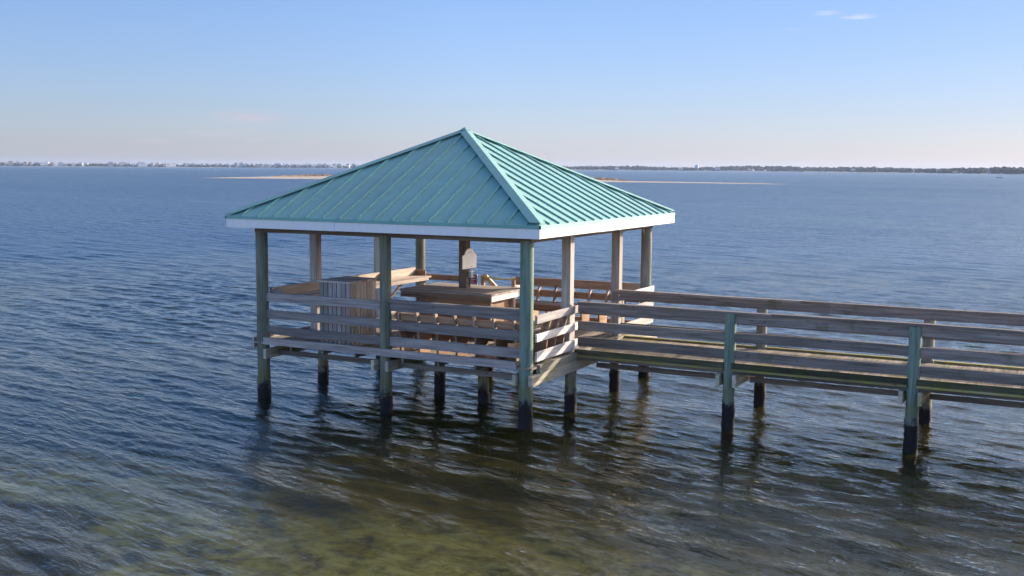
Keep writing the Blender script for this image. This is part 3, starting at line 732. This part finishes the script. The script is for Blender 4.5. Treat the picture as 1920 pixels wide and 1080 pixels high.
# ------------------------------------------------------------------ sand spit with dune grass
SAND = plain('pale sand', (0.46, 0.385, 0.30), 0.95, scale=0.2, spec=0.1)
GRASS = plain('dry dune grass', (0.40, 0.28, 0.17), 0.95, var=0.5, scale=0.15, spec=0.1)
us = np.arange(360, 1480, 6.0); ts = np.linspace(0, 1, 9)
vs = []
def spit(u):
    d0 = np.interp(u, [340, 420, 600, 900, 1130, 1300, 1445, 1500], [470, 464, 448, 428, 408, 396, 388, 384])
    wd = np.interp(u, [340, 400, 520, 640, 1100, 1180, 1440, 1500], [6, 10, 45, 60, 50, 18, 8, 4])
    hh = np.interp(u, [340, 400, 520, 640, 1100, 1180, 1420, 1460, 1500], [-.25, .12, .7, 1.0, .8, .34, .22, .05, -.25])
    return float(d0), float(wd), float(hh)
for u in us:
    d0, wd, hh = spit(u)
    for t in ts:
        p = bearing(u, d0+wd*t); z = -.25 + (hh+.25)*math.sin(math.pi*min(1, t*.92+.04))**.7 + random.uniform(-.02, .02)
        vs.append((p.x, p.y, z))
ni, nj = len(us), len(ts); ii = np.arange(ni*nj).reshape(ni, nj)
sq = np.stack([ii[:-1, :-1], ii[1:, :-1], ii[1:, 1:], ii[:-1, 1:]], -1).reshape(-1, 4)
spo = np_mesh('sandbar', np.array(vs), sq, SAND); tag(spo, kind='structure')
mb = MB()
for i in range(5200):
    u = random.uniform(512, 1174); d0, wd, hh = spit(u)
    k = min(1, (u-505)/70, (1176-u)/30)
    t = random.uniform(.42, .75); p = bearing(u, d0+wd*t)
    h = random.uniform(.3, 1.25)*(.35+.65*k); r_ = random.uniform(.25, .7); z0 = hh*.6
    b = len(mb.v); a0 = random.uniform(0, 6.28)
    for q in range(3): mb.v.append((p.x+r_*math.cos(a0+q*2.09), p.y+r_*math.sin(a0+q*2.09), z0))
    mb.v.append((p.x+random.uniform(-.2, .2), p.y+random.uniform(-.2, .2), z0+h))
    mb.f += [[b, b+1, b+3], [b+1, b+2, b+3], [b+2, b, b+3]]
g = mb.build('dune_grass', GRASS); tag(g, kind='stuff')

# ------------------------------------------------------------------ far shore
def shore(u): return float(np.interp(u, [-500, 0, 450, 700, 1040, 1280, 1520, 1680, 1920, 2300], [4300, 4300, 4300, 4150, 3900, 3700, 3200, 2850, 2050, 1500]))
LAND = plain('far shore ground', (0.34, 0.29, 0.22), 0.95, var=0.3, scale=0.01, spec=0.1)
vs = []; us = np.arange(-500, 2301, 10.0); ts = [(0, -.3), (.02, .6), (.08, 1.5), (.3, 3.0), (1, 2.5)]
for u in us:
    d = shore(u)
    for (t, z) in ts:
        p = bearing(u, d+t*400+random.uniform(-6, 6)*(t > 0)); vs.append((p.x, p.y, z))
ni, nj = len(us), len(ts); ii = np.arange(ni*nj).reshape(ni, nj)
sq = np.stack([ii[:-1, :-1], ii[1:, :-1], ii[1:, 1:], ii[:-1, 1:]], -1).reshape(-1, 4)
lo_ = np_mesh('far_shore', np.array(vs), sq, LAND); tag(lo_, kind='structure')
def tree_mat(name, a, b):
    mt, nt, out = newmat(name)
    geo = nt.node('ShaderNodeNewGeometry')
    c = nt.ramp(geo.outputs['Random Per Island'], [(0, a), (1, b)])
    p = nt.node('ShaderNodeBsdfPrincipled', {'Base Color': c, 'Roughness': 0.95, 'Specular IOR Level': 0.1})
    nt.l.new(p.outputs[0], out.inputs[0]); return mt
WOODM = tree_mat('coastal woodland', (0.025, 0.032, 0.020), (0.070, 0.065, 0.045))
_ico = bmesh.new(); bmesh.ops.create_icosphere(_ico, subdivisions=1, radius=1.0)
IV = [tuple(v.co) for v in _ico.verts]; IF = [[v.index for v in f.verts] for f in _ico.faces]; _ico.free()
def crown(mb, p, r, h):
    for k in range(random.randint(4, 6)):
        q = V((p.x+random.uniform(-.6, .6)*r, p.y+random.uniform(-.6, .6)*r, p.z+h*random.uniform(.25, .8)))
        s = r*random.uniform(.45, .75); b = len(mb.v)
        for v in IV:
            j = random.uniform(.75, 1.25); mb.v.append((q.x+v[0]*s*j, q.y+v[1]*s*j, max(p.z, q.z+v[2]*s*.8*j)))
        mb.f += [[b+i for i in f] for f in IF]
mb = MB()
for i in range(1500):          # the wooded shore behind and right of the roof
    u = random.uniform(690, 2290); d = shore(u) + random.uniform(12, 190)
    p = bearing(u, d); p.z = 1.0
    h = random.uniform(8, 13)*(1.38 - .16*min(1, max(0, (u-1400)/300)) - .40*min(1, max(0, (u-1650)/250)))*(.85+.3*math.sin(u*.021)*math.sin(u*.0073+1))
    crown(mb, p, random.uniform(6, 9.5), h)
fo = mb.build('far_woodland', WOODM); tag(fo, kind='stuff')
mb = MB()
DENS = [(-60, 30), (30, 64), (60, 100), (110, 160), (163, 208), (214, 262), (280, 312), (334, 395), (400, 460), (462, 520), (515, 600), (600, 690)]
WT =   [2, 4, 1.2, 1, 5, 3, 4, 4, 4, 3, 5, 1.5]
for i in range(620):
    a, b = random.choices(DENS, WT)[0]; u = random.uniform(a, b); d = shore(u)+random.uniform(16, 130)
    p = bearing(u, d); p.z = 1.0
    crown(mb, p, random.uniform(5, 8), random.uniform(6, 11))
fo2 = mb.build('shore_thicket', WOODM); tag(fo2, kind='stuff')

HW = {'white': (0.80, 0.78, 0.76), 'cream': (0.66, 0.58, 0.46), 'pink': (0.62, 0.46, 0.42), 'grey': (0.38, 0.39, 0.42), 'blue': (0.30, 0.38, 0.48), 'tan': (0.46, 0.37, 0.28)}
HM = {k: plain('house wall '+k, c, 0.8, scale=0.3) for k, c in HW.items()}
RM = [plain('house roof grey', (0.16, 0.16, 0.17), 0.8), plain('house roof brown', (0.17, 0.12, 0.10), 0.8), plain('house roof pale', (0.35, 0.34, 0.34), 0.7)]
GLASSM = plain('house window glass', (0.03, 0.04, 0.05), 0.15, spec=0.6)
ORD = ['zeroth','first','second','third','fourth','fifth','sixth','seventh','eighth','ninth','tenth','eleventh','twelfth','thirteenth','fourteenth','fifteenth','sixteenth','seventeenth','eighteenth','nineteenth']
TENS = {20: 'twent', 30: 'thirt', 40: 'fort', 50: 'fift', 60: 'sixt'}
def ordinal(n):
    if n < 20: return ORD[n]
    t, r_ = n//10*10, n % 10
    return TENS[t]+'ieth' if r_ == 0 else TENS[t]+'y-'+ORD[r_]
def house(u0, u1, hpx, colour, rk, label, group, back=30.0, d=None):
    uc = (u0+u1)/2; d = (shore(uc) if d is None else d)+back
    p = bearing(uc, d); p.z = 1.6
    wd = (u1-u0)*d/FPX; hh = hpx*d/FPX - 0.5
    dp = max(9.0, min(wd*.9, 16.0))
    away = (p - V((CAM.x, CAM.y, p.z))).normalized(); rgt = V((away.y, -away.x, 0))
    a = random.uniform(-.35, .35); away, rgt = away*math.cos(a)+rgt*math.sin(a), rgt*math.cos(a)-away*math.sin(a)
    t = empty('beach_house', p, label, 'house', group)
    Q = lambda x, y, z: tuple(p + rgt*x + away*y + V((0, 0, z)))
    wh = hh*random.uniform(.66, .76); stilt = 2.4 if hh > 8 else .2
    mb = MB()
    mb.slab([Q(-wd/2, 0, stilt), Q(wd/2, 0, stilt), Q(wd/2, dp, stilt), Q(-wd/2, dp, stilt)], (0, 0, wh-stilt))
    if stilt > 1:
        for sx in (-.44, 0, .44):
            for sy in (.08, .92): mb.slab([Q(wd*sx-.3, dp*sy-.3, -1), Q(wd*sx+.3, dp*sy-.3, -1), Q(wd*sx+.3, dp*sy+.3, -1), Q(wd*sx-.3, dp*sy+.3, -1)], (0, 0, stilt+1))
    mb.build('wall', HM[colour], t)
    mb = MB(); e = .6; r0 = wh+.05; rr = wd*.18
    b = len(mb.v)
    mb.v += [Q(-wd/2-e, -e, r0), Q(wd/2+e, -e, r0), Q(wd/2+e, dp+e, r0), Q(-wd/2-e, dp+e, r0), Q(-rr, dp/2, hh), Q(rr, dp/2, hh)]
    mb.f += [[0, 1, 5, 4], [1, 2, 5], [2, 3, 4, 5], [3, 0, 4], [3, 2, 1, 0]]
    mb.build('roof', RM[rk], t)
    nf = 2 if wh > 6.5 else 1; nwn = max(2, int(wd/4))
    for fl in range(nf):
        z = stilt + .9 + fl*(wh-stilt-.4)/max(nf, 1)
        for i in range(min(nwn, 4)):
            x = -wd/2 + wd*(i+.5)/min(nwn, 4)
            mbw = MB(); mbw.slab([Q(x-.7, -.05, z), Q(x+.7, -.05, z), Q(x+.7, -.05, z+1.5), Q(x-.7, -.05, z+1.5)], tuple(away*.1)); mbw.build('window', GLASSM, t)
    return t
HL = [(-3, 3, 6, 'grey', 0), (4, 9, 6.5, 'blue', 0), (11, 16, 6, 'white', 2), (20, 28.5, 8.8, 'tan', 1), (33, 41, 7.5, 'grey', 0), (47, 54, 7.2, 'grey', 1), (57, 63, 7, 'pink', 0), (67, 77, 6.5, 'white', 0), (80, 86, 6.5, 'grey', 0), (87, 94, 8.5, 'white', 2), (97, 104, 6.6, 'tan', 1), (105, 111, 5, 'cream', 2), (114, 122, 7.3, 'blue', 0), (124, 131, 6, 'grey', 2), (132, 138, 6, 'white', 2), (139, 145, 5.5, 'pink', 1), (149, 157, 7, 'grey', 2), (161, 167, 6.5, 'white', 2), (206, 215, 8.6, 'grey', 1), (216, 220.5, 8, 'white', 2), (228, 239.5, 8.4, 'grey', 0), (240.5, 247, 8, 'white', 2), (249, 255, 6.5, 'cream', 2), (262, 276, 8.8, 'blue', 0), (282, 290, 6.8, 'grey', 0), (294, 301, 7.8, 'tan', 2), (309, 314, 6.4, 'pink', 1), (315, 321, 6.6, 'white', 2), (326, 332, 6.4, 'white', 1), (345, 350.5, 7, 'grey', 0), (351, 358, 6.8, 'white', 0), (361, 369, 7, 'blue', 1), (377, 384, 6.8, 'white', 2), (386, 391, 6.8, 'grey', 0), (392, 402, 6.4, 'cream', 2), (404, 409, 6.6, 'grey', 0), (412, 418, 7, 'grey', 1), (425, 432, 7.6, 'blue', 2), (440, 446, 8.6, 'grey', 0), (451, 458, 9.2, 'blue', 0), (460, 467, 7.8, 'blue', 2), (470, 477, 7.6, 'grey', 2), (478.5, 485, 6.8, 'tan', 0), (486, 494, 7, 'grey', 1), (496, 505, 7, 'grey', 0), (507, 513, 7, 'white', 2), (515, 528, 9, 'grey', 2), (531, 536.5, 7.4, 'white', 2), (537.5, 541, 7.6, 'grey', 0), (547, 566, 8.2, 'grey', 2), (570, 586, 8.4, 'blue', 2), (588, 593, 6.8, 'white', 2), (595, 605, 8, 'white', 0), (607, 614, 8, 'grey', 0), (616, 621, 6, 'white', 2), (624, 631, 8.2, 'white', 0), (633, 640, 8.2, 'grey', 0), (649, 655, 8.4, 'white', 0), (660, 666, 8.6, 'grey', 0), (667, 672, 7.2, 'white', 2), (680, 687, 8, 'white', 0)]
WORD = {'white': 'white', 'cream': 'cream', 'pink': 'pinkish', 'grey': 'grey', 'blue': 'blue-grey', 'tan': 'tan'}
for i, (a, b, h, c, rk) in enumerate(HL):
    sz = 'wide ' if b-a > 11 else 'tall ' if h > 8.3 else 'low ' if h < 6 else ''
    house(a, b, h, c, rk, f'{sz}{WORD[c]} beach house, {ordinal(i+1)} from the left in the far shore row', 'beach houses along the far left shore', random.uniform(14, 40))
HR = [(1150, 1158, 6, 'white', 0), (1268, 1276, 6, 'grey', 2), (1337, 1347, 6.2, 'blue', 2), (1398, 1404, 5.4, 'pink', 1), (1590, 1598, 6, 'grey', 2), (1706, 1714, 7, 'cream', 2), (1750, 1758, 7.5, 'grey', 2), (1780, 1790, 4.5, 'tan', 1), (1846, 1853, 6, 'grey', 0)]
for i, (a, b, h, c, rk) in enumerate(HR):
    house(a, b, h, c, rk, f'{WORD[c]} house among the trees, {ordinal(i+1)} from the left on the wooded far shore', 'houses among the trees of the far right shore', 6)
# distant tower above the tree line
tw = empty('apartment_tower', bearing(1303, 5200), 'pale blocky apartment tower rising just above the far tree line', 'tower')
p = bearing(1303, 5200)
MB().box(p.x-8, p.x+8, p.y-8, p.y+8, 0, 25).build('wall', HM['blue'], tw)
MB().box(p.x-6, p.x+1, p.y-5, p.y+5, 25, 28).build('roof_housing', HM['grey'], tw)
mb = MB()
for fl in range(6): mb.box(p.x-7, p.x+7, p.y-8.12, p.y-8.0, 3+fl*3.3, 4.6+fl*3.3)
mb.build('window_band', GLASSM, tw)
# tiny skiff
p = bearing(1868, 900)
sk = empty('skiff', p, 'tiny dark skiff on the open water near the far right shore', 'boat')
HULL = plain('dark hull', (0.03, 0.035, 0.045), 0.5)
L_, B_ = 3.6, 1.3; sec = [(-1.8, .55, .0), (-.6, .65, 0), (.6, .55, .05), (1.4, .3, .12), (1.9, .03, .25)]
mb = MB(); ax = rt
ay = V((-ax.y, ax.x, 0))
for (x, w_, dz) in sec:
    for (s, z) in ((-1, .42+dz), (-.7, -.1), (.7, -.1), (1, .42+dz)): mb.v.append(tuple(p + ax*x + ay*(s*w_) + V((0, 0, z))))
for i in range(len(sec)-1):
    for k in range(3): mb.f.append([4*i+k, 4*i+k+1, 4*i+5+k, 4*i+4+k])
    mb.f.append([4*i+3, 4*i, 4*i+4, 4*i+7])
mb.f += [[0, 1, 2, 3], [16, 19, 18, 17]]
mb.build('hull', HULL, sk)
q = p - ax*1.9
MB().box(q.x-.15, q.x+.15, q.y-.15, q.y+.15, .2, .95).build('outboard_motor', HULL, sk)

# ------------------------------------------------------------------ air
hm, nt, out = newmat('sea haze')
pv_ = nt.node('ShaderNodeVolumePrincipled', {'Color': (0.56, 0.72, 1.0, 1), 'Density': 0.00006, 'Anisotropy': 0.2})
nt.l.new(pv_.outputs[0], out.inputs['Volume'])
hz = MB().box(-7000, 6500, -1500, 7500, -3.0, 45.0).build('haze', hm); tag(hz, kind='stuff')
